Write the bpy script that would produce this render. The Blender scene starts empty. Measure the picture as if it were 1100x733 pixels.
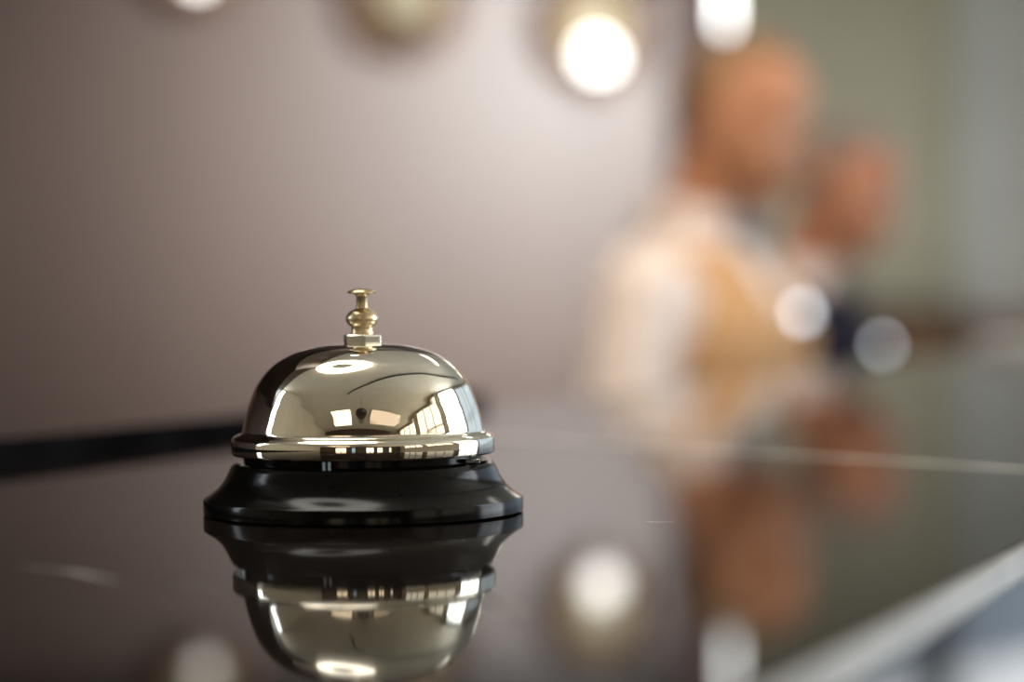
import bpy, bmesh, math, random
from mathutils import Vector, Matrix, Quaternion
from math import pi, sin, cos, radians

sc = bpy.context.scene
COL = sc.collection
random.seed(4)

# ------------------------------------------------------------------ frame of reference
ZC = 1.22                      # counter top height
CAM = Vector((0.0, 0.0, ZC + 0.0563))
FPX = 2450.0
PITCH = math.atan((366.5 - 322.0) / FPX)

ROLL = radians(0.5)

def ray(px, py):
    u, v = (px - 550.0) / FPX, -(py - 366.5) / FPX
    x = u * cos(ROLL) + v * sin(ROLL)
    z = -u * sin(ROLL) + v * cos(ROLL)
    c, s = cos(PITCH), sin(PITCH)
    return Vector((x, c + z * s, -s + z * c))

def at(px, py, D):
    d = ray(px, py)
    return CAM + d * (D / d.y)

def on_plane(px, py, p0, n):
    d = ray(px, py)
    return CAM + d * ((p0 - CAM).dot(n) / d.dot(n))

# ------------------------------------------------------------------ object helpers
def tag(o, label=None, cat=None, group=None, kind=None):
    if label: o['label'] = label
    if cat: o['category'] = cat
    if group: o['group'] = group
    if kind: o['kind'] = kind
    return o

def thing(name, label, cat, loc=(0, 0, 0), rz=0.0, group=None):
    o = bpy.data.objects.new(name, None)
    COL.objects.link(o)
    o.empty_display_size = 0.05
    o.location = loc
    o.rotation_euler = (0, 0, rz)
    return tag(o, label, cat, group)

def obj(name, bm, m, parent=None, smooth=True, angle=35, bevel=0.0, bseg=2):
    bmesh.ops.recalc_face_normals(bm, faces=bm.faces[:])
    me = bpy.data.meshes.new(name)
    bm.to_mesh(me)
    bm.free()
    me.materials.append(m)
    if smooth:
        for p in me.polygons:
            p.use_smooth = True
        me.set_sharp_from_angle(angle=radians(angle))
    o = bpy.data.objects.new(name, me)
    COL.objects.link(o)
    if parent is not None:
        o.parent = parent
    if bevel > 0:
        b = o.modifiers.new('bevel', 'BEVEL')
        b.width = bevel
        b.segments = bseg
        b.limit_method = 'ANGLE'
        b.angle_limit = radians(40)
        b.harden_normals = False
    return o

def box(bm, lo, hi, M=None):
    v = []
    for z in (lo[2], hi[2]):
        for x, y in ((lo[0], lo[1]), (hi[0], lo[1]), (hi[0], hi[1]), (lo[0], hi[1])):
            p = Vector((x, y, z))
            if M is not None: p = M @ p
            v.append(bm.verts.new(p))
    for f in ((3, 2, 1, 0), (4, 5, 6, 7), (0, 1, 5, 4), (1, 2, 6, 5), (2, 3, 7, 6), (3, 0, 4, 7)):
        bm.faces.new([v[i] for i in f])
    return bm

def prism(bm, pts, z0, z1):
    a = [bm.verts.new((x, y, z0)) for x, y in pts]
    b = [bm.verts.new((x, y, z1)) for x, y in pts]
    n = len(pts)
    bm.faces.new(a[::-1]); bm.faces.new(b)
    for i in range(n):
        j = (i + 1) % n
        bm.faces.new((a[i], a[j], b[j], b[i]))
    return bm

def lathe(bm, prof, seg=96, M=None, closed=False):
    """prof: list of (r, z). r == 0 closes to a pole."""
    rings = []
    for r, z in prof:
        if r < 1e-7:
            p = Vector((0, 0, z))
            rings.append([bm.verts.new(M @ p if M else p)])
        else:
            ring = []
            for k in range(seg):
                a = 2 * pi * k / seg
                p = Vector((r * cos(a), r * sin(a), z))
                ring.append(bm.verts.new(M @ p if M else p))
            rings.append(ring)
    pairs = list(zip(rings[:-1], rings[1:]))
    if closed: pairs.append((rings[-1], rings[0]))
    for A, B in pairs:
        if len(A) == 1 and len(B) == 1: continue
        for k in range(seg):
            j = (k + 1) % seg
            if len(A) == 1: bm.faces.new((A[0], B[k], B[j]))
            elif len(B) == 1: bm.faces.new((A[k], A[j], B[0]))
            else: bm.faces.new((A[k], A[j], B[j], B[k]))
    return bm

def catmull(pts, n=8):
    out = []
    P = [pts[0]] + list(pts) + [pts[-1]]
    for i in range(1, len(P) - 2):
        p0, p1, p2, p3 = [Vector((*p, 0)) for p in P[i - 1:i + 3]]
        for k in range(n):
            t = k / n
            q = 0.5 * ((2 * p1) + (p2 - p0) * t + (2 * p0 - 5 * p1 + 4 * p2 - p3) * t * t + (3 * p1 - p0 - 3 * p2 + p3) * t ** 3)
            out.append((q.x, q.y))
    out.append(tuple(pts[-1]))
    return out

def ellipsoid(bm, c, r, M=None, u=20, v=14):
    T = Matrix.Translation(Vector(c)) @ Matrix.Diagonal((*r, 1))
    if M is not None: T = M @ T
    bmesh.ops.create_uvsphere(bm, u_segments=u, v_segments=v, radius=1.0, matrix=T)

def capsule(bm, a, b, ra, rb, seg=16, M=None):
    a, b = Vector(a), Vector(b)
    if M is not None: a, b = M @ a, M @ b
    d = b - a
    L = d.length
    q = d.to_track_quat('Z', 'Y').to_matrix().to_4x4()
    T = Matrix.Translation(a) @ q
    prof = [(0, -ra)]
    for k in range(1, 5): 
        t = -pi / 2 + k * pi / 8
        prof.append((ra * cos(t), ra * sin(t)))
    for k in range(0, 4):
        t = k * pi / 8
        prof.append((rb * cos(t), L + rb * sin(t)))
    prof.append((0, L + rb))
    lathe(bm, prof, seg, T)

def tube(bm, pts, r, seg=10):
    for a, b in zip(pts[:-1], pts[1:]):
        capsule(bm, a, b, r, r, seg)

# ------------------------------------------------------------------ materials
def mat(name, col, rough=0.5, metal=0.0, spec=0.5, coat=0.0, emit=None, estr=0.0, ior=1.5, coat_rough=0.05):
    m = bpy.data.materials.new(name)
    m.use_nodes = True
    b = m.node_tree.nodes['Principled BSDF']
    b.inputs['Base Color'].default_value = (*col, 1)
    b.inputs['Roughness'].default_value = rough
    b.inputs['Metallic'].default_value = metal
    b.inputs['IOR'].default_value = ior
    b.inputs['Specular IOR Level'].default_value = spec
    b.inputs['Coat Weight'].default_value = coat
    b.inputs['Coat Roughness'].default_value = coat_rough
    if emit:
        b.inputs['Emission Color'].default_value = (*emit, 1)
        b.inputs['Emission Strength'].default_value = estr
    return m

def nodes(m):
    nt = m.node_tree
    return nt, nt.nodes['Principled BSDF']

def noise_mix(m, c1, c2, scale=5.0, detail=4.0, lo=0.4, hi=0.6, stretch=(1, 1, 1), bump=0.0, dist=0.0):
    nt, b = nodes(m)
    tc = nt.nodes.new('ShaderNodeTexCoord')
    mp = nt.nodes.new('ShaderNodeMapping')
    mp.inputs['Scale'].default_value = stretch
    nt.links.new(tc.outputs['Object'], mp.inputs['Vector'])
    n = nt.nodes.new('ShaderNodeTexNoise')
    n.inputs['Scale'].default_value = scale
    n.inputs['Detail'].default_value = detail
    n.inputs['Distortion'].default_value = dist
    nt.links.new(mp.outputs['Vector'], n.inputs['Vector'])
    r = nt.nodes.new('ShaderNodeValToRGB')
    r.color_ramp.elements[0].position = lo
    r.color_ramp.elements[1].position = hi
    r.color_ramp.elements[0].color = (*c1, 1)
    r.color_ramp.elements[1].color = (*c2, 1)
    nt.links.new(n.outputs['Fac'], r.inputs['Fac'])
    nt.links.new(r.outputs['Color'], b.inputs['Base Color'])
    if bump:
        bp = nt.nodes.new('ShaderNodeBump')
        bp.inputs['Strength'].default_value = bump
        bp.inputs['Distance'].default_value = 0.002
        nt.links.new(n.outputs['Fac'], bp.inputs['Height'])
        nt.links.new(bp.outputs['Normal'], b.inputs['Normal'])
    return m

M_chrome = mat('polished_nickel', (0.90, 0.85, 0.74), 0.025, 1.0)
noise_mix(M_chrome, (0.90, 0.85, 0.74), (0.86, 0.80, 0.68), 60, 5, 0.45, 0.6)
M_brass = noise_mix(mat('brushed_brass', (0.78, 0.62, 0.36), 0.3, 1.0), (0.80, 0.66, 0.42), (0.70, 0.55, 0.32), 200, 3)
M_nut = noise_mix(mat('bright_steel', (0.86, 0.84, 0.77), 0.14, 1.0), (0.88, 0.86, 0.79), (0.8, 0.78, 0.7), 220, 3)
M_black = noise_mix(mat('black_lacquer', (0.004, 0.004, 0.004), 0.15, 0.0, 0.14, 0.0), (0.003, 0.003, 0.003), (0.006, 0.0055, 0.005), 90, 4)
M_blackstrip = noise_mix(mat('black_edging', (0.006, 0.006, 0.007), 0.9, 0, 0.0), (0.004, 0.004, 0.005), (0.009, 0.009, 0.01), 40, 3)

M_stone = mat('black_marble', (0.008, 0.006, 0.005), 0.04, 0.0, 0.5, ior=1.2)
def build_stone(m):
    nt, b = nodes(m)
    tc = nt.nodes.new('ShaderNodeTexCoord')
    n = nt.nodes.new('ShaderNodeTexNoise')
    n.inputs['Scale'].default_value = 9
    n.inputs['Detail'].default_value = 8
    nt.links.new(tc.outputs['Object'], n.inputs['Vector'])
    r = nt.nodes.new('ShaderNodeValToRGB')
    r.color_ramp.elements[0].position = 0.35
    r.color_ramp.elements[1].position = 0.75
    r.color_ramp.elements[0].color = (0.006, 0.0045, 0.004, 1)
    r.color_ramp.elements[1].color = (0.018, 0.014, 0.012, 1)
    nt.links.new(n.outputs['Fac'], r.inputs['Fac'])
    # fine flecks
    v = nt.nodes.new('ShaderNodeTexNoise')
    v.inputs['Scale'].default_value = 260
    v.inputs['Detail'].default_value = 2
    nt.links.new(tc.outputs['Object'], v.inputs['Vector'])
    r2 = nt.nodes.new('ShaderNodeValToRGB')
    r2.color_ramp.elements[0].position = 0.70
    r2.color_ramp.elements[1].position = 0.82
    r2.color_ramp.elements[0].color = (0, 0, 0, 1)
    r2.color_ramp.elements[1].color = (1, 1, 1, 1)
    nt.links.new(v.outputs['Fac'], r2.inputs['Fac'])
    mx = nt.nodes.new('ShaderNodeMix')
    mx.data_type = 'RGBA'
    mx.inputs['B'].default_value = (0.05, 0.042, 0.036, 1)
    nt.links.new(r2.outputs['Color'], mx.inputs['Factor'])
    nt.links.new(r.outputs['Color'], mx.inputs['A'])
    nt.links.new(mx.outputs['Result'], b.inputs['Base Color'])
    df = nt.nodes.new('ShaderNodeBsdfDiffuse')
    nt.links.new(mx.outputs['Result'], df.inputs['Color'])
    ms = nt.nodes.new('ShaderNodeMixShader')
    ms.inputs[0].default_value = 0.16
    nt.links.new(b.outputs[0], ms.inputs[1])
    nt.links.new(df.outputs[0], ms.inputs[2])
    nt.links.new(ms.outputs[0], nt.nodes['Material Output'].inputs['Surface'])
build_stone(M_stone)
M_vein = noise_mix(mat('white_vein', (0.8, 0.76, 0.66), 0.05), (0.62, 0.58, 0.50), (0.88, 0.84, 0.74), 30, 5)
def matte_share(m, col, f):
    nt, b = nodes(m)
    df = nt.nodes.new('ShaderNodeBsdfDiffuse')
    df.inputs['Color'].default_value = (*col, 1)
    ms = nt.nodes.new('ShaderNodeMixShader')
    ms.inputs[0].default_value = f
    nt.links.new(b.outputs[0], ms.inputs[1])
    nt.links.new(df.outputs[0], ms.inputs[2])
    nt.links.new(ms.outputs[0], nt.nodes['Material Output'].inputs['Surface'])
matte_share(M_vein, (.92, .88, .78), .6)
M_veinfaint = noise_mix(mat('faint_vein', (0.3, 0.27, 0.24), 1.0, 0, 0.0), (0.05, 0.045, 0.04), (0.5, 0.46, 0.42), 60, 6, 0.35, 0.65)
M_edge_lit = noise_mix(mat('lit_edge_tone', (0.40, 0.39, 0.37), 0.4), (0.37, 0.36, 0.34), (0.44, 0.43, 0.41), 50, 3)
M_frontpanel = noise_mix(mat('counter_front_wood', (0.05, 0.03, 0.022), 0.3), (0.03, 0.018, 0.012), (0.07, 0.04, 0.028), 6, 5, stretch=(1, 1, 8))

M_mauve = noise_mix(mat('mauve_brown_panel', (0.165, 0.086, 0.058), 0.54, 0.0, 0.5, ior=2.05), (0.137, 0.068, 0.044), (0.203, 0.113, 0.08), 1.1, 3, 0.35, 0.65, (1, 1, 0.25))
M_soffit = noise_mix(mat('dark_soffit_wood', (0.03, 0.016, 0.01), 0.4), (0.022, 0.012, 0.008), (0.04, 0.022, 0.014), 3, 5, stretch=(1, 1, 9))
M_post = noise_mix(mat('reddish_brown_wood', (0.05, 0.012, 0.005), 0.5, 0, 0.3), (0.04, 0.010, 0.004), (0.06, 0.016, 0.007), 5, 5, stretch=(6, 6, 1))
M_sage = noise_mix(mat('sage_paint', (0.62, 0.57, 0.43), 0.6), (0.60, 0.55, 0.41), (0.64, 0.59, 0.45), 2, 4, bump=0.05)
M_pale = noise_mix(mat('pale_grey_paint', (0.68, 0.68, 0.66), 0.6), (0.66, 0.66, 0.64), (0.71, 0.71, 0.69), 2, 4, bump=0.05)
M_cream = noise_mix(mat('cream_paint', (0.68, 0.62, 0.50), 0.7), (0.66, 0.60, 0.48), (0.71, 0.65, 0.52), 2, 4, bump=0.05)
M_brownwall = noise_mix(mat('dark_brown_panel', (0.07, 0.035, 0.022), 0.45), (0.05, 0.025, 0.016), (0.09, 0.048, 0.03), 3, 5, stretch=(6, 6, 1))
M_ceil = noise_mix(mat('cream_ceiling', (0.72, 0.67, 0.56), 0.85), (0.71, 0.66, 0.55), (0.74, 0.69, 0.58), 3, 3)
M_floor = noise_mix(mat('pale_floor_tile', (0.5, 0.52, 0.55), 0.12), (0.45, 0.47, 0.50), (0.58, 0.6, 0.62), 3, 5)
M_dark = noise_mix(mat('dark_ceiling_track', (0.01, 0.01, 0.01), 0.5), (0.008, 0.008, 0.008), (0.015, 0.014, 0.013), 20, 2)
M_frame = noise_mix(mat('dark_window_frame', (0.02, 0.017, 0.015), 0.4), (0.016, 0.014, 0.012), (0.03, 0.025, 0.022), 12, 3)
M_pane = mat('daylit_pane', (0.1, 0.1, 0.1), 0.2, emit=(0.88, 0.94, 1.0), estr=8.5)
M_pane_low = mat('hazy_daylit_pane', (0.1, 0.1, 0.1), 0.2, emit=(0.68, 0.83, 1.0), estr=1.0)
M_low_bright = mat('added_bright_pane', (0.1, 0.1, 0.1), 0.2, emit=(0.92, 0.96, 1.0), estr=3.2)
M_paleframe = noise_mix(mat('pale_window_frame', (0.45, 0.47, 0.5), 0.4), (0.42, 0.44, 0.47), (0.5, 0.52, 0.55), 12, 3)
M_sheer = mat('sheer_curtained_pane', (0.1, 0.1, 0.1), 0.3, emit=(1.0, 0.93, 0.76), estr=1.6)
M_bluepane = mat('dusk_blue_pane', (0.1, 0.1, 0.1), 0.3, emit=(0.45, 0.68, 0.85), estr=0.7)
M_goldframe = noise_mix(mat('gilt_window_frame', (0.25, 0.15, 0.05), 0.4, 0.4), (0.2, 0.12, 0.04), (0.3, 0.18, 0.06), 12, 3)
M_warmpane = mat('warm_lit_pane', (0.1, 0.1, 0.1), 0.2, emit=(1.0, 0.82, 0.6), estr=2.5)
M_dimpanel = mat('dim_warm_panel', (0.1, 0.1, 0.1), 0.2, emit=(1.0, 0.80, 0.6), estr=1.0)
M_lampon = mat('lit_white_glass', (0.9, 0.9, 0.9), 0.2, emit=(1.0, 0.97, 0.92), estr=6.0)
M_tube = mat('soft_lit_tube', (0.9, 0.9, 0.9), 0.2, emit=(0.97, 0.98, 0.94), estr=5.0)
M_ceillamp = mat('lit_ceiling_diffuser', (0.9, 0.9, 0.9), 0.3, emit=(1.0, 0.95, 0.86), estr=7.5)
M_glassoff = noise_mix(mat('unlit_opal_glass', (0.50, 0.41, 0.27), 0.75, 0, 0.2), (0.46, 0.37, 0.24), (0.55, 0.46, 0.31), 14, 3)
M_lampbrass = noise_mix(mat('aged_brass', (0.15, 0.06, 0.02), 0.45, 0.1), (0.12, 0.048, 0.016), (0.19, 0.08, 0.028), 30, 4)
M_teal = noise_mix(mat('teal_enamel', (0.10, 0.22, 0.19), 0.35), (0.08, 0.19, 0.16), (0.14, 0.27, 0.23), 25, 3)
M_wood = noise_mix(mat('honey_wood', (0.17, 0.075, 0.02), 0.4), (0.13, 0.055, 0.014), (0.22, 0.10, 0.03), 4, 5, stretch=(1, 1, 7))
M_wood2 = noise_mix(mat('rosy_wood', (0.22, 0.13, 0.09), 0.4), (0.19, 0.11, 0.075), (0.26, 0.155, 0.11), 4, 5, stretch=(1, 1, 7))
M_darktop = noise_mix(mat('black_brown_top', (0.014, 0.011, 0.008), 0.3), (0.011, 0.009, 0.006), (0.02, 0.016, 0.012), 9, 4)
M_paper = noise_mix(mat('white_paper', (0.82, 0.81, 0.80), 0.7), (0.80, 0.79, 0.78), (0.84, 0.83, 0.82), 40, 3)
M_steel = noise_mix(mat('mirror_steel', (0.92, 0.92, 0.93), 0.06, 1.0), (0.93, 0.93, 0.94), (0.88, 0.88, 0.9), 60, 3)

M_skin = noise_mix(mat('tan_skin', (0.50, 0.225, 0.115), 0.5), (0.47, 0.205, 0.10), (0.54, 0.25, 0.135), 28, 5)
M_skin2 = noise_mix(mat('ruddy_skin', (0.46, 0.19, 0.10), 0.5), (0.43, 0.17, 0.085), (0.50, 0.22, 0.12), 28, 5)
M_hair = noise_mix(mat('cropped_brown_hair', (0.26, 0.15, 0.065), 0.7), (0.21, 0.12, 0.05), (0.31, 0.18, 0.085), 150, 4, bump=0.5)
M_hair2 = noise_mix(mat('greyish_brown_hair', (0.25, 0.18, 0.15), 0.6), (0.2, 0.14, 0.115), (0.31, 0.24, 0.2), 120, 4, bump=0.5)
M_shirt = noise_mix(mat('white_shirt_cotton', (0.82, 0.71, 0.65), 0.8), (0.80, 0.69, 0.63), (0.85, 0.74, 0.68), 60, 4, bump=0.2)
M_vest = noise_mix(mat('beige_wool', (0.57, 0.325, 0.15), 0.85), (0.53, 0.30, 0.135), (0.61, 0.35, 0.165), 160, 3, bump=0.3)
M_tie = noise_mix(mat('slate_grey_satin', (0.16, 0.16, 0.19), 0.4), (0.13, 0.13, 0.16), (0.2, 0.2, 0.23), 120, 3)
M_navy = noise_mix(mat('navy_wool', (0.012, 0.010, 0.022), 0.85, 0, 0.2), (0.010, 0.009, 0.018), (0.016, 0.013, 0.028), 160, 3, bump=0.3)
M_trouser = noise_mix(mat('charcoal_wool', (0.02, 0.02, 0.022), 0.85, 0, 0.2), (0.016, 0.016, 0.018), (0.027, 0.027, 0.03), 160, 3)
M_shoe = noise_mix(mat('black_leather', (0.01, 0.009, 0.008), 0.3), (0.008, 0.007, 0.006), (0.014, 0.012, 0.011), 60, 3)
M_eyewhite = noise_mix(mat('eye_white', (0.7, 0.66, 0.6), 0.2), (0.66, 0.62, 0.56), (0.72, 0.68, 0.62), 60, 2)
M_eye = noise_mix(mat('dark_eye', (0.04, 0.02, 0.015), 0.15), (0.03, 0.017, 0.012), (0.05, 0.028, 0.02), 60, 2)

# ------------------------------------------------------------------ the room
CEIL = 3.2
XL, XR, YR, YF = -3.2, 3.4, -4.2, 13.0
WA, WB = Vector((XL, 5.15, 0)), Vector((0.475, 6.0, 0))       # the mauve panelled wall behind the desk
WDIR = (WB - WA).normalized()
WN = Vector((WDIR.y, -WDIR.x, 0))                              # towards the camera

def struct(name, bm, m, parent=None, **k):
    o = obj(name, bm, m, parent, **k)
    if parent is None: o['kind'] = 'structure'
    return o

def slab(bm, a, b, z0, z1, off0, off1):
    """wall run from a to b; off0..off1 measured along its right-hand normal"""
    d = (b - a).normalized(); n = Vector((d.y, -d.x, 0))
    p = [a + n * off0, b + n * off0, b + n * off1, a + n * off1]
    return prism(bm, [(q.x, q.y) for q in p], z0, z1)

struct('floor', box(bmesh.new(), (XL - .1, YR - .1, -.1), (XR + .1, YF + .1, 0)), M_floor, smooth=False)
struct('ceiling', box(bmesh.new(), (XL - .1, YR - .1, CEIL), (XR + .1, YF + .1, CEIL + .1)), M_ceil, smooth=False)
struct('wall_back', slab(bmesh.new(), WA, WB, 0, CEIL, -.1, 0), M_mauve, smooth=False)
bm = prism(bmesh.new(), [(XL, 1.3), (-.91, 1.3), (.43, 4.5), (.43, 5.97), (XL, 5.12)], 2.33, CEIL - .001)
struct('trim_1', bm, M_soffit, smooth=False)
struct('trim_4', slab(bmesh.new(), WA, WB, 2.095, 2.329, .001, .012), M_soffit, smooth=False)  # unseen dark band, added to darken the wall's reflection in the counter
bm = bmesh.new()
box(bm, (WB.x - .05, WB.y - .06, 0), (WB.x + .115, WB.y + .10, CEIL - .001))
struct('trim_2', bm, M_post, smooth=False, bevel=.006)
struct('wall_inner', box(bmesh.new(), (WB.x - .1, 6.11, 0), (WB.x, YF, CEIL)), M_sage, smooth=False)
XS = 2.52
struct('wall_far', box(bmesh.new(), (WB.x - .1, YF, 0), (XS, YF + .1, CEIL)), M_sage, smooth=False)
struct('wall_far_right', box(bmesh.new(), (XS, YF - .12, 0), (XR, YF + .1, CEIL)), M_pale, smooth=False)
struct('wall_right', box(bmesh.new(), (XR, YR, 0), (XR + .1, YF, CEIL)), M_cream, smooth=False)
struct('wall_rear', box(bmesh.new(), (XL, YR - .1, 0), (XR, YR, CEIL)), M_brownwall, smooth=False)
struct('wall_left', box(bmesh.new(), (XL - .1, 1.3, 0), (XL, WA.y, CEIL)), M_brownwall, smooth=False)
struct('wall_left_rear', box(bmesh.new(), (XL - .1, YR, 0), (XL, 1.3, CEIL)), M_cream, smooth=False)

def window(idx, c, udir, ndir, w, h, z0, nx, nz, pane, bar=.035, frame=None, low=0):
    """window centred at c (floor level), width along udir, facing ndir"""
    u, n = Vector(udir), Vector(ndir)
    T = Matrix((( u.x, n.x, 0, c[0]), (u.y, n.y, 0, c[1]), (0, 0, 1, 0), (0, 0, 0, 1)))
    bm = bmesh.new()
    fw = .05
    box(bm, (-w / 2, .002, z0), (-w / 2 + fw, .06, z0 + h), T)
    box(bm, (w / 2 - fw, .002, z0), (w / 2, .06, z0 + h), T)
    box(bm, (-w / 2 + fw, .002, z0), (w / 2 - fw, .06, z0 + fw), T)
    box(bm, (-w / 2 + fw, .002, z0 + h - fw), (w / 2 - fw, .06, z0 + h), T)
    for k in range(1, nx):
        x = -w / 2 + fw + (w - 2 * fw) * k / nx
        box(bm, (x - bar / 2, .005, z0 + fw), (x + bar / 2, .05, z0 + h - fw), T)
    for k in range(1, nz):
        z = z0 + fw + (h - 2 * fw) * k / nz
        box(bm, (-w / 2 + fw, .006, z - bar / 2), (w / 2 - fw, .049, z + bar / 2), T)
    o = obj('window_%d' % idx, bm, frame or M_frame, smooth=False)
    o['kind'] = 'structure'
    if low:
        bm = box(bmesh.new(), (-w / 2 + fw, .008, z0 + fw), (w / 2 - fw, .02, low), T)
        obj('lower_pane', bm, M_low_bright, o, smooth=False)  # brighter strip added to put a white patch on the counter front
    bm = box(bmesh.new(), (-w / 2 + fw, .008, max(z0 + fw, low)), (w / 2 - fw, .02, z0 + h - fw), T)
    obj('pane', bm, pane, o, smooth=False)
    return o

wi = 1
for yc in (-2.6, -0.4, 1.8, 4.0, 6.2, 8.4, 10.6):
    if yc < 0: window(wi, (XR, yc), (0, 1, 0), (-1, 0, 0), 1.95, 1.65, 1.45, 3, 2, M_sheer, .05, M_goldframe)
    elif yc < 3: window(wi, (XR, yc), (0, 1, 0), (-1, 0, 0), 1.85, 2.2, .9, 3, 3, M_pane)
    else: window(wi, (XR, yc), (0, 1, 0), (-1, 0, 0), 2.16, 2.9, .06, 2, 3, M_pane_low, .035, M_paleframe, .27)
    wi += 1
for xc, ww, pm in ((-1.35, .9, M_warmpane), (-.42, .34, M_bluepane), (.75, .62, M_warmpane), (1.5, .5, M_warmpane), (2.35, .3, M_sheer)):
    window(wi, (xc, YR), (1, 0, 0), (0, 1, 0), ww, 1.0, .75, 2 if ww > .4 else 1, 1, pm); wi += 1
window(wi, (XL, 1.06), (0, 1, 0), (1, 0, 0), .44, 1.7, 1.45, 1, 1, M_pane); wi += 1
# ------------------------------------------------------------------ the reception counter
def back_x(D): return -.182 + .43 * (D - .81)
def front_x(D): return .1132 + .42 * (D - .506)
D0, D1 = -.55, 4.6
ct = thing('reception_counter', 'long polished black marble reception counter carrying the bell', 'counter', (0, 2.0, 0))
off = Vector((0, 2.0, 0))
def cpts(i0, i1, d0, d1):
    """outline inset by i0 at the back edge and i1 at the front edge"""
    return [(back_x(d0) + i0, d0 - off.y), (front_x(d0) - i1, d0 - off.y), (front_x(d1) - i1, d1 - off.y), (back_x(d1) + i0, d1 - off.y)]
obj('countertop', prism(bmesh.new(), cpts(0, 0, D0, D1), ZC - .30, ZC), M_stone, ct, smooth=True, bevel=.003, bseg=4)
obj('front_panel', prism(bmesh.new(), cpts(.03, .03, D0 + .03, D1 - .03), .08, ZC - .30), M_frontpanel, ct, smooth=False)
obj('plinth', prism(bmesh.new(), cpts(.05, .06, D0 + .06, D1 - .06), 0, .08), M_blackstrip, ct, smooth=False)
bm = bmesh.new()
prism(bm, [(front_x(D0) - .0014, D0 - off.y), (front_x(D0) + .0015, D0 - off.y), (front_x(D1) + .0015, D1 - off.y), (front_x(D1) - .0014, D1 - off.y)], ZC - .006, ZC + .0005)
o = obj('edge_highlight', bm, M_edge_lit, ct, smooth=False, bevel=.0008)  # pale colour stands for the light on the chamfered stone edge
o['label'] = 'pale grey strip painting the lit chamfer along the front of the counter'
bm = bmesh.new()
DS = 1.20
prism(bm, [(back_x(D0) - .012, D0 - off.y), (back_x(D0) + .001, D0 - off.y), (back_x(DS) + .001, DS - off.y), (back_x(DS) - .012, DS - off.y)], ZC - .05, ZC + .0075)
o = obj('edging_strip', bm, M_blackstrip, ct, smooth=False, bevel=.0015)
o['label'] = 'matt black raised edging strip'

def counter_pt(px, py):
    return on_plane(px, py, Vector((0, 0, ZC)), Vector((0, 0, 1)))

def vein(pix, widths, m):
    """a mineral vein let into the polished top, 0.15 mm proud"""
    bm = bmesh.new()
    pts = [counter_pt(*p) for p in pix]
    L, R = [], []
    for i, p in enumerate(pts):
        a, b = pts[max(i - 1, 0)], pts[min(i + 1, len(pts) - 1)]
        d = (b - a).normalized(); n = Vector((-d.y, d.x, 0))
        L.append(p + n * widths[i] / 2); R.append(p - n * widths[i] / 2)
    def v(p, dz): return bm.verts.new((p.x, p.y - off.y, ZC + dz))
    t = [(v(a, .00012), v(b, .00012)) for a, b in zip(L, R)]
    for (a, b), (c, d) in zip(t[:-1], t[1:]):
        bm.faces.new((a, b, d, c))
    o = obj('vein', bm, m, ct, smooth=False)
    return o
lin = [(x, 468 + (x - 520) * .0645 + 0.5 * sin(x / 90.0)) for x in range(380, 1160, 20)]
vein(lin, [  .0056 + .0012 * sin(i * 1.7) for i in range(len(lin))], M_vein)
vein([(18, 608), (45, 611), (75, 614), (100, 619), (122, 624), (128, 626)], [.0003, .0014, .0016, .0030, .0022, .0002], M_veinfaint)
vein([(160, 625), (185, 627), (215, 628), (245, 633)], [.0002, .0010, .0014, .0003], M_veinfaint)
vein([(515, 640), (530, 648), (545, 655), (558, 664)], [.0004, .0026, .0030, .0005], M_veinfaint)
vein([(694, 561), (706, 562), (724, 561)], [.0002, .0008, .0002], M_vein)

# ------------------------------------------------------------------ the service bell
S = 1.0 / 4047.0
bell_xy = counter_pt(391, 550)
bl = thing('service_bell', 'shiny silver service bell on a black base, standing on the polished counter', 'bell', (bell_xy.x, bell_xy.y, ZC + .0002))
def sp(pts): return [(r * S, z * S) for r, z in pts]
base = [(0, 0), (169, 0), (171.4, .5), (172, 1.4), (172, 14.6), (171.5, 15.8)]
base += catmull([(170.8, 16.3), (165.5, 19.6), (160, 23.6), (154.6, 28.6), (150.3, 34.2), (147, 40), (144.2, 46), (141.8, 50.6), (138.6, 53.8), (134.5, 55.2), (132, 55.0)], 6)
base += [(131, 54.6), (129, 54.6), (128.2, 55.4), (128.2, 72), (126, 73), (118, 73), (116, 71), (116, 54), (0, 53.4)]
o = obj('base', lathe(bmesh.new(), sp(base), 160), M_black, bl, angle=28)
o['label'] = 'glossy black stepped base'
dome = catmull([(0, 181.5), (19, 181.2), (46, 179), (72, 172.3), (95, 159.5), (112.5, 140), (121.5, 119.5), (127, 101), (129.6, 89.5)], 10)
rim = [(130.0, 87.0), (131.5, 85.6), (134.5, 84.6), (138, 83.0), (140.3, 81.2), (141.3, 79.4), (141.6, 77.6), (141.7, 65.2), (141.2, 63.6), (140, 62.8), (138.4, 63.2), (137.4, 65), (137.2, 77), (134, 80.5), (127, 83)]
inner = [(126, 88), (122.5, 101), (116, 118), (106, 136), (90, 154), (69, 167), (45, 174.8), (19, 177.4), (0, 177.6)]
o = obj('dome', lathe(bmesh.new(), sp(dome + rim + inner), 192), M_chrome, bl, angle=50)
o['label'] = 'polished silver dome with a rolled rim'
obj('post', lathe(bmesh.new(), sp([(0, 53), (16, 53), (16, 60), (11, 63), (11, 176), (0, 178)]), 40), M_nut, bl)
# hexagonal nut
bm = bmesh.new()
hexr = 21.4
rot = radians(-90 + 13)
prof = [(hexr * .94, 180.6), (hexr, 181.8), (hexr, 189.6), (hexr * .93, 190.8)]
lathe(bm, sp([(0, 180.4)] + prof + [(0, 190.8)]), 6, Matrix.Rotation(rot, 4, 'Z'))
o = obj('nut', bm, M_nut, bl, smooth=False, bevel=.00012)
o['label'] = 'bright hexagonal nut'
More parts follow.
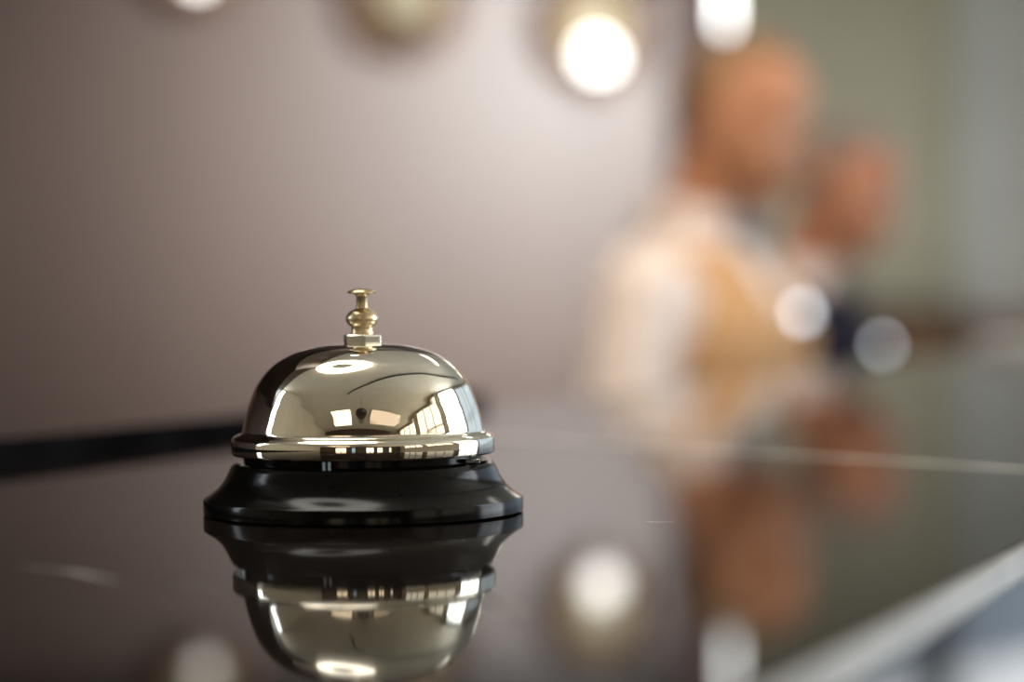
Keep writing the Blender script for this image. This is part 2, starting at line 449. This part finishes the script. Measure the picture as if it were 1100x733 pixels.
# collar, ball and push button
knob = [(0, 190.5), (13.0, 190.5), (12.2, 192), (11.6, 196), (11.6, 198.5), (12.4, 200.5)]
knob += [(17.4 * cos(t), 207.8 + 11.6 * sin(t)) for t in [radians(a) for a in range(-40, 70, 5)]]
knob += [(6.6, 218.9), (6.2, 220), (0, 220)]
o = obj('knob', lathe(bmesh.new(), sp(knob), 64), M_brass, bl, angle=40)
o['label'] = 'brass ball knob'
pin = [(0, 219), (6.1, 219), (6.1, 231.5), (6.8, 233.2), (9, 234.6), (15.2, 235.2), (15.9, 236.0), (15.4, 237.0), (11, 239.0), (5, 240.2), (0, 240.5)]
o = obj('push_button', lathe(bmesh.new(), sp(pin), 56), M_brass, bl, angle=40)
o['label'] = 'brass push button with a flat round cap'
# striker bracket seen in the gap under the rim
bm = bmesh.new()
box(bm, (-33 * S, -136 * S, 54 * S), (-30 * S, -131 * S, 78 * S))
box(bm, (-27.5 * S, -136 * S, 54 * S), (-24.5 * S, -131 * S, 78 * S))
box(bm, (-33 * S, -132 * S, 66 * S), (-24.5 * S, -127 * S, 69 * S))
obj('striker', bm, M_nut, bl, smooth=False)
bm = bmesh.new()
box(bm, (112 * S, -72 * S, 55.5 * S), (127 * S, -60 * S, 60 * S))
obj('clip', bm, M_nut, bl, smooth=False, bevel=.0002)

# ------------------------------------------------------------------ small things farther along the counter
pp = counter_pt(1092, 386)
pa = thing('paper_stack', 'low stack of white papers lying on the counter far right of the bell', 'papers', (.535, 2.13, ZC + .0003), radians(-22))
for k in range(5):
    bm = box(bmesh.new(), (-.085, -.10, k * .0028), (.125, .10, k * .0028 + .0026))
    o = obj('sheet', bm, M_paper, pa, smooth=False, bevel=.0004)
    o.rotation_euler = (0, 0, radians(random.uniform(-3, 3)))
    o.location = (random.uniform(-.004, .004), random.uniform(-.004, .004), 0)

# ------------------------------------------------------------------ wall lamps behind the desk
def wall_lamp(px, py, label, lit, rr=.150, glow=(0, -.03, .07), rim_m=None):
    p = on_plane(px, py, WA, WN)
    T = Matrix((( WDIR.x, 0, WN.x, 0), (WDIR.y, 0, WN.y, 0), (0, 1, 0, 0), (0, 0, 0, 1)))   # local z = out of the wall, y = up
    r = thing('wall_lamp', label, 'lamp', p + WN * .014, 0, 'round wall lamps behind the reception desk')
    obj('back_plate', lathe(bmesh.new(), [(0, -.0135), (rr * .5, -.0135), (rr * .5, -.001), (rr * .93, -.001), (rr * .93, .018), (0, .024)], 64, T), M_glassoff, r)
    prof = [(rr * .58, 0), (rr, 0), (rr * 1.02, .012), (rr, .030), (rr * .80, .042), (rr * .60, .032), (rr * .57, .02)]
    obj('brass_rim', lathe(bmesh.new(), prof, 64, T, closed=True), M_lampbrass, r)
    g = glow
    bm = bmesh.new()
    q = [(0, .075)] + [(g[2] * sin(a), .02 + .055 * cos(a)) for a in [radians(t) for t in range(10, 91, 10)]] + [(g[2], .010), (0, .010)]
    lathe(bm, q, 48, T @ Matrix.Translation((g[0], g[1], 0)))
    obj('glass_shade', bm, M_lampon if lit else M_glassoff, r)
    bm = lathe(bmesh.new(), [(.012, .015), (.036, .015), (.036, .05), (.012, .056)], 32, T @ Matrix.Translation((g[0], g[1] - g[2] - .012, 0)), closed=True)
    obj('switch', bm, M_soffit if not lit else M_lampbrass, r)
    return r
wall_lamp(634, 30, 'brightly glowing round brass wall lamp nearest the reddish brown post', True, .15, (0.008, -.082, .046))
wall_lamp(431, 2, 'unlit round brass wall lamp between the two glowing lamps', False, .15, (.004, .01, .08))
wall_lamp(210, -42, 'glowing round wall lamp at the far left top of the mauve wall', True, .13, (0, -.055, .024))

# ------------------------------------------------------------------ lobby things
def pend(p, z0, z1, label, r=.0105):
    t = thing('pendant_piece', label, 'lamp', (p.x, p.y, z0))
    obj('tube_shade', lathe(bmesh.new(), [(0, 0), (r * .8, 0), (r, .01), (r, z1 - z0), (r * .7, z1 - z0 + .01), (0, z1 - z0 + .01)], 32), M_tube, t)
    bm = bmesh.new(); capsule(bm, (0, 0, z1 - z0), (0, 0, CEIL - z0 - .03), .004, .004, 8)
    obj('cord', bm, M_dark, t)
    obj('ceiling_rose', lathe(bmesh.new(), [(0, CEIL - z0 - .03), (.05, CEIL - z0 - .03), (.05, CEIL - z0), (0, CEIL - z0)], 24), M_lampbrass, t)
q = at(779, 30, 5.45)
pend(q, q.z, q.z + .30, 'slim white glowing pendant lamp hanging above the head of the person in the vest')

def cabinet(x0, x1, h, body, top, label, name, nd, y1):
    d = .42
    t = thing(name, label, 'cabinet', ((x0 + x1) / 2, y1 - d / 2, 0))
    w = (x1 - x0) / 2
    obj('body', box(bmesh.new(), (-w + .02, -d / 2 + .02, .06), (w - .02, d / 2 - .005, h - .05)), body, t, smooth=False)
    obj('top', box(bmesh.new(), (-w, -d / 2, h - .05), (w, d / 2, h)), top, t, smooth=False, bevel=.006)
    obj('plinth', box(bmesh.new(), (-w + .04, -d / 2 + .05, 0), (w - .04, d / 2 - .02, .06)), M_darktop, t, smooth=False)
    dw = (2 * w - .06) / nd
    for k in range(nd):
        a = -w + .03 + dw * k
        dr = obj('door', box(bmesh.new(), (a + .006, -d / 2, .09), (a + dw - .006, -d / 2 + .019, h - .07)), body, t, smooth=False, bevel=.004)
        bm = bmesh.new(); capsule(bm, (a + dw - .05, -d / 2 - .02, h * .55), (a + dw - .05, -d / 2 - .02, h * .55 + .12), .006, .006, 10)
        box(bm, (a + dw - .054, -d / 2 - .02, h * .55 + .01), (a + dw - .046, -d / 2 + .001, h * .55 + .02))
        box(bm, (a + dw - .054, -d / 2 - .02, h * .55 + .10), (a + dw - .046, -d / 2 + .001, h * .55 + .11))
        obj('handle', bm, M_lampbrass, dr)
cabinet(1.75, 2.50, 1.235, M_wood, M_darktop, 'honey brown wooden cabinet with a dark top against the far sage wall', 'tall_cabinet', 2, YF - .005)
cabinet(2.53, 3.33, 1.17, M_wood2, M_wood2, 'rosy brown wooden sideboard against the pale wall at far right', 'sideboard', 2, YF - .125)

# ceiling lamps
def ceiling_lamp(x, y, r, label, group=None):
    t = thing('ceiling_lamp', label, 'lamp', (x, y, CEIL - .06), 0, group)
    obj('diffuser', lathe(bmesh.new(), [(r * .42, .0), (r, 0), (r * 1.0, .04), (r * .42, .04)], 64, None, closed=True), M_ceillamp, t)
    obj('housing', lathe(bmesh.new(), [(0, .02), (r * .40, .02), (r * .40, .045), (r * 1.03, .045), (r * 1.03, .06), (0, .06)], 64), M_ceil, t)
    return t
ceiling_lamp(-.45, 1.05, .55, 'large round ring ceiling lamp above the counter, mirrored in the bell dome')

for x, y, hx, hy, lab, pm in ((-1.15, -2.8, .6, .55, 'bright warm ceiling panel lamp over the left rear of the lobby', M_warmpane), (1.6, -2.7, .95, .45, 'dim wide ceiling panel lamp over the right rear of the lobby', M_dimpanel)):
    t = thing('ceiling_panel_lamp', lab, 'lamp', (x, y, CEIL - .05), 0, 'square ceiling panel lamps')
    obj('diffuser', box(bmesh.new(), (-hx, -hy, 0), (hx, hy, .02)), pm, t, smooth=False)
    bm = bmesh.new()
    for lo, hi in (((-hx - .03, -hy - .03), (-hx, hy + .03)), ((hx, -hy - .03), (hx + .03, hy + .03)), ((-hx, -hy - .03), (hx, -hy)), ((-hx, hy), (hx, hy + .03))):
        box(bm, (*lo, -.008), (*hi, .05))
    obj('frame', bm, M_nut, t, smooth=False)
t = thing('pendant_piece', 'added dark round stand-in shade mirrored low in the middle of the bell dome', 'lamp', (.04, -1.75, 2.45))  # added dark ball in place of the camera operator's head
obj('sphere', lathe(bmesh.new(), [(0, 0)] + [(.25 * sin(radians(a)), .19 - .19 * cos(radians(a))) for a in range(10, 180, 10)] + [(0, .38)], 40), M_soffit, t)
bm = bmesh.new(); capsule(bm, (0, 0, .37), (0, 0, CEIL - 2.45 - .02), .005, .005, 8)
obj('cord', bm, M_dark, t)
bm = bmesh.new()
tp = catmull([(-.55, -1.4), (.17, -.23), (.66, .4), (1.28, 1.24), (1.99, 2.52), (2.59, 5.2)], 6)
for (x0, y0), (x1, y1) in zip(tp[:-1], tp[1:]):
    capsule(bm, (x0, y0, CEIL - .035), (x1, y1, CEIL - .035), .032, .032, 8)
struct('trim_3', bm, M_dark)

# unseen spot over the staff side, added to light the people
def fill_spot(x, y, power, target, lab, ang=62, col=(1.0, .82, .64)):
    t = thing('fill_spot', lab, 'lamp', (x, y, CEIL - .03 if x > -.9 + .42 * (y - 1.3) or y < 1.3 else 2.30), 0, 'added fill spots')
    obj('housing', lathe(bmesh.new(), [(.048, 0), (.065, 0), (.065, .03), (.048, .03)], 32, None, closed=True), M_nut, t)
    obj('lens', lathe(bmesh.new(), [(0, .008), (.046, .008), (.046, .02), (0, .02)], 32), M_ceillamp, t)
    L = bpy.data.lights.new('fill_spot_beam', 'SPOT'); L.energy = power; L.spot_size = radians(ang); L.spot_blend = .7; L.color = col; L.shadow_soft_size = .05
    lo = bpy.data.objects.new('fill_spot_beam', L); COL.objects.link(lo); lo.parent = t
    p = Vector((0, 0, -.01)); lo.location = p
    d = Vector(target) - (t.location + p)
    lo.rotation_euler = d.to_track_quat('-Z', 'Y').to_euler()
fill_spot(-.25, 2.2, 150, (.30, 3.25, 1.3), 'added unseen fill light in front of the person in the vest')
def wall_glow_spot(p, target, power, ang, lab, col):  # added lamp out of view, aimed to put a pale glow on the mauve wall
    p, target = Vector(p), Vector(target)
    t = thing('wall_glow_spot', lab, 'lamp', p)
    d = (target - p).normalized()
    Q = d.to_track_quat('-Z', 'Y').to_matrix().to_4x4()
    obj('can', lathe(bmesh.new(), [(.062, 0), (.068, 0), (.068, .15), (.05, .17), (0, .17), (0, .16), (.045, .16), (.062, .145)], 40, Q), M_dark, t)
    obj('lens', lathe(bmesh.new(), [(0, .03), (.061, .03), (.061, .04), (0, .04)], 32, Q), M_ceillamp, t)
    bm = bmesh.new(); capsule(bm, Q @ Vector((0, 0, .16)), (0, .0, .26), .008, .008, 8); capsule(bm, (0, 0, .26), (0, 0, CEIL - p.z - .02), .008, .008, 8)
    obj('rod', bm, M_dark, t)
    obj('ceiling_rose', lathe(bmesh.new(), [(0, CEIL - p.z - .025), (.05, CEIL - p.z - .025), (.05, CEIL - p.z), (0, CEIL - p.z)], 24), M_dark, t)
    L = bpy.data.lights.new('wall_glow_beam', 'SPOT'); L.energy = power; L.spot_size = radians(ang); L.spot_blend = .8; L.color = col; L.shadow_soft_size = .06
    lo = bpy.data.objects.new('wall_glow_beam', L); COL.objects.link(lo); lo.parent = t
    lo.location = d * .005
    lo.rotation_euler = d.to_track_quat('-Z', 'Y').to_euler()
wall_glow_spot((.86, 4.40, 2.06), (.11, 5.90, 1.82), 165, 80, 'added unseen spot making the glow at the right end of the mauve wall', (.92, .975, .98))
A, B = Vector((.62, 4.15, CEIL - .05)), Vector((1.28, 3.25, CEIL - .05))
t = thing('linear_ceiling_lamp', 'long slim linear ceiling lamp above the far end of the counter', 'lamp', (A + B) / 2, math.atan2(B.y - A.y, B.x - A.x))
L = (B - A).length / 2
obj('diffuser', box(bmesh.new(), (-L, -.06, 0), (L, .06, .02)), M_ceillamp, t, smooth=False)
obj('housing', box(bmesh.new(), (-L - .02, -.075, .012), (L + .02, .075, .05)), M_nut, t, smooth=False)
ceiling_lamp(1.9, 9.6, .70, 'added unseen ring lamp in the lobby, brightening the sage wall')  # added to brighten the far walls

# ------------------------------------------------------------------ people
def torso_loft(bm, rings, inset=0.0, seg=40, M=None, cut=None, cap=True):
    R = []
    for z, hw, hd, oy in rings:
        ring = []
        for k in range(seg):
            a = 2 * pi * k / seg
            ca, sa = cos(a), sin(a)
            e = .82
            x = (hw + inset) * math.copysign(abs(ca) ** e, ca)
            y = (hd + inset) * math.copysign(abs(sa) ** e, sa) + oy
            p = Vector((x, y, z))
            ring.append(bm.verts.new(M @ p if M else p))
        R.append(ring)
    for A, B in zip(R[:-1], R[1:]):
        for k in range(seg):
            j = (k + 1) % seg
            vs = (A[k], A[j], B[j], B[k])
            if cut:
                c = sum((v.co for v in vs), Vector()) / 4
                if cut(c): continue
            bm.faces.new(vs)
    if cap:
        bm.faces.new(R[0][::-1]); bm.faces.new(R[-1])

TORSO = [(.86, .150, .105, -.005), (.92, .168, .118, -.01), (1.0, .158, .112, 0), (1.08, .145, .106, .006), (1.16, .148, .110, .01), (1.24, .160, .120, .012),
         (1.30, .168, .122, .010), (1.345, .168, .114, .002), (1.385, .152, .100, -.006), (1.42, .118, .084, -.012), (1.448, .086, .072, -.014), (1.475, .062, .062, -.012)]

def slice_mesh(bm, planes, M=None):
    for co, no in planes:
        co, no = Vector(co), Vector(no)
        if M is not None:
            co, no = M @ co, M.to_3x3() @ no
        bmesh.ops.bisect_plane(bm, geom=bm.verts[:] + bm.edges[:] + bm.faces[:], dist=1e-6, plane_co=co, plane_no=no)

def interp_rings(rings, n=4):
    out = []
    for a, b in zip(rings[:-1], rings[1:]):
        for k in range(n):
            t = k / n
            out.append(tuple(x + (y - x) * t for x, y in zip(a, b)))
    out.append(rings[-1])
    return out

def remesh(o, v, it=4):
    m = o.modifiers.new('remesh', 'REMESH'); m.mode = 'VOXEL'; m.voxel_size = v; m.use_smooth_shade = True
    s = o.modifiers.new('smooth', 'SMOOTH'); s.iterations = it; s.factor = .5

def hand(bm, wrist, fwd, palm_n, side, curl=.5):
    """five-fingered relaxed hand. fwd: along the hand; palm_n: out of the palm; side: towards the thumb"""
    f, n, s = Vector(fwd).normalized(), Vector(palm_n).normalized(), Vector(side).normalized()
    w = Vector(wrist)
    for t in (-.026, -.009, .009, .026):
        capsule(bm, w + f * .012 + s * t * .6, w + f * .082 + s * t, .0145, .0115, 12)
    for t, L, c in ((.031, .072, .9), (.0105, .080, 1.0), (-.0105, .074, 1.08), (-.031, .058, 1.2)):
        p = w + f * .088 + s * t
        ang = 0.0
        for k, (seg, r0, r1) in enumerate(((.46, .0095, .0086), (.30, .0086, .0078), (.24, .0078, .0066))):
            ang += curl * c * (.55, .75, .5)[k]
            q = p + (f * cos(ang) + n * sin(ang)) * L * seg
            capsule(bm, p, q, r0, r1, 10)
            p = q
    p = w + f * .022 + s * .026
    for d, L, r0, r1 in (((f * .55 + s * .75 + n * .3), .042, .014, .011), ((f * .85 + s * .4 + n * .35), .032, .011, .0095), ((f * .95 + s * .1 + n * .4), .024, .0095, .0075)):
        q = p + d.normalized() * L
        capsule(bm, p, q, r0, r1, 10)
        p = q

def person(name, label, loc, rz, scale, elb, wri, head_tilt, head_yaw, skin, hair_m, outfit):
    root = thing(name, label, 'person', loc, rz)
    root.scale = (scale,) * 3
    sh = [Vector((.176, -.005, 1.362)), Vector((-.176, -.005, 1.362))]
    elb = [Vector(e) for e in elb]; wri = [Vector(w) for w in wri]
    hip = [Vector((.088, 0, .90)), Vector((-.088, 0, .90))]
    kne = [Vector((.098, .012, .50)), Vector((-.098, .012, .50))]
    ank = [Vector((.105, -.02, .09)), Vector((-.105, -.02, .09))]
    piv = Vector((0, .0, 1.54))
    H = Matrix.Translation(piv) @ Matrix.Rotation(head_yaw, 4, 'Z') @ Matrix.Rotation(-head_tilt, 4, 'X') @ Matrix.Translation(-piv)
    # ---- one continuous body
    bm = bmesh.new()
    torso_loft(bm, interp_rings(TORSO, 2))
    capsule(bm, (0, -.02, 1.44), H @ Vector((0, .018, 1.58)), .060, .054)
    ellipsoid(bm, (0, .022, 1.668), (.076, .098, .098), H, 28, 20)
    ellipsoid(bm, (0, .055, 1.615), (.071, .075, .088), H, 24, 18)
    ellipsoid(bm, (0, .082, 1.572), (.050, .052, .045), H)
    ellipsoid(bm, (0, .112, 1.548), (.022, .018, .019), H)                     # chin
    capsule(bm, (0, .117, 1.660), (0, .142, 1.615), .0085, .0135, 12, H)       # nose
    for s in (1, -1):
        ellipsoid(bm, (s * .011, .134, 1.612), (.010, .010, .008), H, 12, 8)  # nostril wings
        ellipsoid(bm, (s * .030, .103, 1.672), (.026, .012, .010), H, 14, 10)  # brow
        ellipsoid(bm, (s * .041, .084, 1.616), (.027, .024, .030), H, 14, 10)  # cheekbone
        ellipsoid(bm, (s * .034, .075, 1.590), (.028, .030, .036), H, 14, 10)
        ellipsoid(bm, (s * .078, .020, 1.630), (.010, .021, .033), H @ Matrix.Translation((0, 0, 0)), 16, 12)  # ear
    ellipsoid(bm, (0, .124, 1.583), (.024, .012, .0065), H, 14, 10)            # lips
    ellipsoid(bm, (0, .122, 1.572), (.021, .012, .0065), H, 14, 10)
    for i, s in ((0, 1), (1, -1)):
        ellipsoid(bm, sh[i], (.058, .058, .056))
        capsule(bm, sh[i], elb[i], .056, .041)
        capsule(bm, elb[i], elb[i] + (wri[i] - elb[i]) * .35, .042, .043)
        capsule(bm, elb[i] + (wri[i] - elb[i]) * .35, wri[i], .043, .028)
        f = (wri[i] - elb[i]).normalized()
        n = Vector((-s, 0, 0)); n = (n - f * n.dot(f)).normalized()
        t = f.cross(n) * (1 if s < 0 else -1)
        if t.dot(Vector((0, 1, .4))) < 0: t = -t
        hand(bm, wri[i] + f * .012, f, n, t)
        capsule(bm, hip[i], kne[i], .088, .058)
        capsule(bm, kne[i], kne[i] + (ank[i] - kne[i]) * .3, .056, .057)
        capsule(bm, kne[i] + (ank[i] - kne[i]) * .3, ank[i], .057, .038)
        capsule(bm, ank[i] + Vector((0, -.02, -.04)), ank[i] + Vector((s * .02, .15, -.055)), .040, .030)
    b = obj('body', bm, skin, root)
    remesh(b, .0055, 3)
    for s in (1, -1):
        bm = bmesh.new(); ellipsoid(bm, (s * .030, .1105, 1.648), (.0125, .0105, .0085), H, 16, 12)
        ey = obj('eye', bm, M_eyewhite, root)
        bm = bmesh.new(); ellipsoid(bm, (s * .030, .1165, 1.647), (.0055, .0052, .0055), H, 14, 10)
        obj('iris', bm, M_eye, ey)
        bm = bmesh.new(); capsule(bm, (s * .017, .1155, 1.671), (s * .031, .1165, 1.675), .0028, .003, 8, H); capsule(bm, (s * .031, .1165, 1.675), (s * .045, .108, 1.671), .003, .0018, 8, H)
        obj('eyebrow', bm, hair_m, root)
    # ---- hair
    bm = bmesh.new()
    ellipsoid(bm, (0, .018, 1.672), (.082, .103, .103), H, 40, 28)
    Hi = H.inverted()
    dz = .015 if outfit == 'jacket' else 0.0
    slice_mesh(bm, [((0, -.01, 1.715 - dz), (0, -.9, 1)), ((0, .02, 1.70 - dz), (0, -1.35, 1)), ((0, 0, 1.585), (0, 0, 1)), ((0, -.01, 0), (0, 1, 0))], H)
    kill = []
    for f in bm.faces:
        c = Hi @ f.calc_center_median()
        line = 1.715 + max(0.0, (c.y + .01)) * .9 if c.y > -.01 else 1.70 - (.02 - c.y) * 1.35
        if outfit == 'jacket': line -= .015
        line = max(line, 1.585)
        if c.z < line: kill.append(f)
    bmesh.ops.delete(bm, geom=kill, context='FACES')
    h = obj('hair', bm, hair_m, root)
    so = h.modifiers.new('thick', 'SOLIDIFY'); so.thickness = .008; so.offset = -1
    if outfit == 'jacket':
        bm = bmesh.new(); ellipsoid(bm, (0, -.098, 1.655), (.038, .034, .038), H)
        obj('hair_bun', bm, hair_m, root)
    # ---- clothing
    def top(nm, m, inset, cuff=0.0, rings=TORSO[:-1]):
        bm = bmesh.new()
        torso_loft(bm, interp_rings(rings, 2), inset)
        for i in (0, 1):
            d = (wri[i] - elb[i])
            ellipsoid(bm, sh[i], (.054 + inset,) * 3)
            capsule(bm, sh[i], elb[i], .062 + inset, .052 + inset)
            capsule(bm, elb[i], wri[i] - d.normalized() * .035, .052 + inset, .036 + inset * .7)
        o = obj(nm, bm, m, root)
        remesh(o, .006, 6)
        return o
    def collar(m, hgt=.056, r0=.078, r1=.066, z=1.446):
        bm = bmesh.new()
        seg = 40
        ringA, ringB, ringC = [], [], []
        for k in range(seg + 1):
            a = radians(104) + radians(332) * k / seg
            lean = -.02 * sin(a)
            for L, r, dz in ((ringA, r0, 0), (ringB, r1, hgt), (ringC, r0 + .012, -.004)):
                L.append(bm.verts.new((r * cos(a), r * 1.03 * sin(a) - .010, z + dz + lean * (1.0 if dz == 0 else .9))))
        for k in range(seg):
            bm.faces.new((ringA[k], ringA[k + 1], ringB[k + 1], ringB[k]))
            bm.faces.new((ringB[k], ringB[k + 1], ringC[k + 1], ringC[k]))
        o = obj('collar', bm, m, root)
        q = o.modifiers.new('thick', 'SOLIDIFY'); q.thickness = .004
        return o
    def trousers():
        bm = bmesh.new()
        torso_loft(bm, [(.84, .14, .105, 0), (.90, .168, .12, -.01), (.96, .166, .120, -.005), (1.02, .158, .115, 0)], .010)
        for i in (0, 1):
            capsule(bm, hip[i], kne[i], .098, .072)
            capsule(bm, kne[i], ank[i] + Vector((0, 0, .02)), .070, .062)
        o = obj('trousers', bm, M_trouser, root)
        remesh(o, .008, 4)
    trousers()
    for i, s in ((0, 1), (1, -1)):
        bm = bmesh.new()
        a = ank[i]
        capsule(bm, a + Vector((0, -.03, -.045)), a + Vector((s * .02, .16, -.052)), .045, .036)
        ellipsoid(bm, a + Vector((0, -.02, -.02)), (.045, .055, .05))
        box(bm, a + Vector((-.04, -.075, -.09)), a + Vector((.04 + s * .01, .185, -.075)))
        o = obj('shoe', bm, M_shoe, root)
        remesh(o, .006, 4)
    if outfit == 'vest':
        top('shirt', M_shirt, .010)
        collar(M_shirt)
        def cut(c):
            if c.y > .01 and c.z > 1.26:
                if abs(c.x) < (c.z - 1.26) * .36: return True
            if abs(c.x) > .145 and c.z > 1.22 and abs(c.y) < .085 - max(0, 1.32 - c.z) * .6: return True
            if c.z > 1.43: return True
            return False
        bm = bmesh.new()
        torso_loft(bm, interp_rings([(.93, .170, .122, -.01)] + TORSO[2:], 8), .021, 96, None, None, cap=False)
        slice_mesh(bm, [((0, 0, 1.26), (1, 0, -.36)), ((0, 0, 1.26), (-1, 0, -.36)), ((0, .01, 0), (0, 1, 0)), ((0, 0, 1.26), (0, 0, 1)), ((0, 0, 1.22), (0, 0, 1)), ((0, 0, 1.32), (0, 0, 1)), ((0, 0, 1.43), (0, 0, 1)),
                        ((.145, 0, 0), (1, 0, 0)), ((-.145, 0, 0), (1, 0, 0)), ((0, .085, 0), (0, 1, 0)), ((0, -.085, 0), (0, 1, 0)), ((0, .085, 1.32), (0, 1, -.6)), ((0, -.085, 1.32), (0, 1, .6))])
        bmesh.ops.delete(bm, geom=[f for f in bm.faces if cut(f.calc_center_median())], context='FACES')
        v = obj('vest', bm, M_vest, root)
        q = v.modifiers.new('thick', 'SOLIDIFY'); q.thickness = .006; q.offset = -1
        v['label'] = 'beige waistcoat'
        for k in range(4):
            z = 1.14 - k * .055
            bm = bmesh.new(); ellipsoid(bm, (0, .1385, z), (.007, .004, .007), None, 14, 8)
            obj('button', bm, M_soffit, root)
        # bow tie
        bm = bmesh.new()
        for s in (1, -1):
            a = [Vector((s * x, .072 + y, 1.458 + z)) for x, y, z in ((.006, .012, .010), (.052, .004, .030), (.056, .004, 0), (.052, .004, -.030), (.006, .012, -.010), (.006, .022, 0), (.040, .020, .010), (.040, .020, -.010))]
            bmesh.ops.convex_hull(bm, input=[bm.verts.new(p) for p in a])
        ellipsoid(bm, (0, .090, 1.458), (.012, .011, .014))
        o = obj('bow_tie', bm, M_tie, root)
        o['label'] = 'slate grey bow tie'
    else:
        top('jacket', M_navy, .014, rings=[(.80, .172, .125, -.01)] + TORSO[1:-2])
        collar(M_shirt, .04)
        bm = bmesh.new(); torso_loft(bm, interp_rings(TORSO[5:-1], 4), .007, cap=False)
        obj('blouse', bm, M_shirt, root)
        bm = bmesh.new()
        for s in (1, -1):
            pts = [(s * .075, .045, 1.475), (s * .095, .075, 1.43), (s * .085, .115, 1.36), (s * .02, .142, 1.22), (s * .03, .125, 1.33), (s * .05, .085, 1.43)]
            vs = [bm.verts.new(p) for p in pts]
            bmesh.ops.convex_hull(bm, input=vs)
        o = obj('lapel', bm, M_navy, root)
    return root

man = person('person', 'person in a white shirt, beige vest and grey bow tie looking down', (.272, 3.27, 0), radians(-120), .942,
       [(.235, -.02, 1.13), (-.225, .02, 1.13)], [(.225, .07, .89), (-.21, .20, .93)], radians(26), radians(6), M_skin, M_hair, 'vest')
wom = person('person', 'person in a navy jacket standing behind the one in the vest', (.525, 4.05, 0), radians(-108), .905,
       [(.225, .02, 1.13), (-.225, .02, 1.13)], [(.20, .12, .90), (-.20, .12, .90)], radians(30), radians(0), M_skin2, M_hair2, 'jacket')

def badge(root, p, target, r):
    p, target = Vector(p), Vector(target)
    n = ((target - p).normalized() + (CAM - p).normalized()).normalized()
    W = Matrix.Translation(root.location) @ root.rotation_euler.to_matrix().to_4x4() @ Matrix.Diagonal((*root.scale, 1))
    T = W.inverted() @ Matrix.Translation(p) @ n.to_track_quat('Z', 'Y').to_matrix().to_4x4()
    bm = lathe(bmesh.new(), [(0, -.006), (r * .6, -.006), (r, -.001), (r, 0), (r * .85, .0007), (r * .45, .0011), (0, .0013)], 40, T)
    o = obj('badge', bm, M_steel, root)
    o['label'] = 'small round polished metal badge catching the light'
badge(man, (.410, 3.227, 1.254), (3.37, 1.8, 2.0), .013)
badge(wom, (.647, 3.984, 1.190), (3.37, 1.8, 2.0), .012)

# ------------------------------------------------------------------ world and camera
w = bpy.data.worlds.new('world')
sc.world = w
w.use_nodes = True
w.node_tree.nodes['Background'].inputs[0].default_value = (0.75, 0.86, 1.0, 1)
w.node_tree.nodes['Background'].inputs[1].default_value = 0.5

cd_ = bpy.data.cameras.new('camera')
cam = bpy.data.objects.new('camera', cd_)
COL.objects.link(cam)
cam.location = CAM
cam.rotation_euler = (Matrix.Rotation(pi / 2 - PITCH, 3, 'X') @ Matrix.Rotation(-ROLL, 3, 'Z')).to_euler()
cd_.sensor_width = 36.0
cd_.lens = FPX / 1100.0 * 36.0
cd_.clip_start = .01
cd_.dof.use_dof = True
cd_.dof.focus_distance = .588
cd_.dof.aperture_fstop = 4.7
sc.camera = cam

sc.view_settings.view_transform = 'Standard'
sc.view_settings.look = 'None'
sc.view_settings.gamma = 1.0
sc.view_settings.use_curve_mapping = False
sc.view_settings.exposure = 0.0
sc.cycles.use_denoising = True
sc.cycles.max_bounces = 10
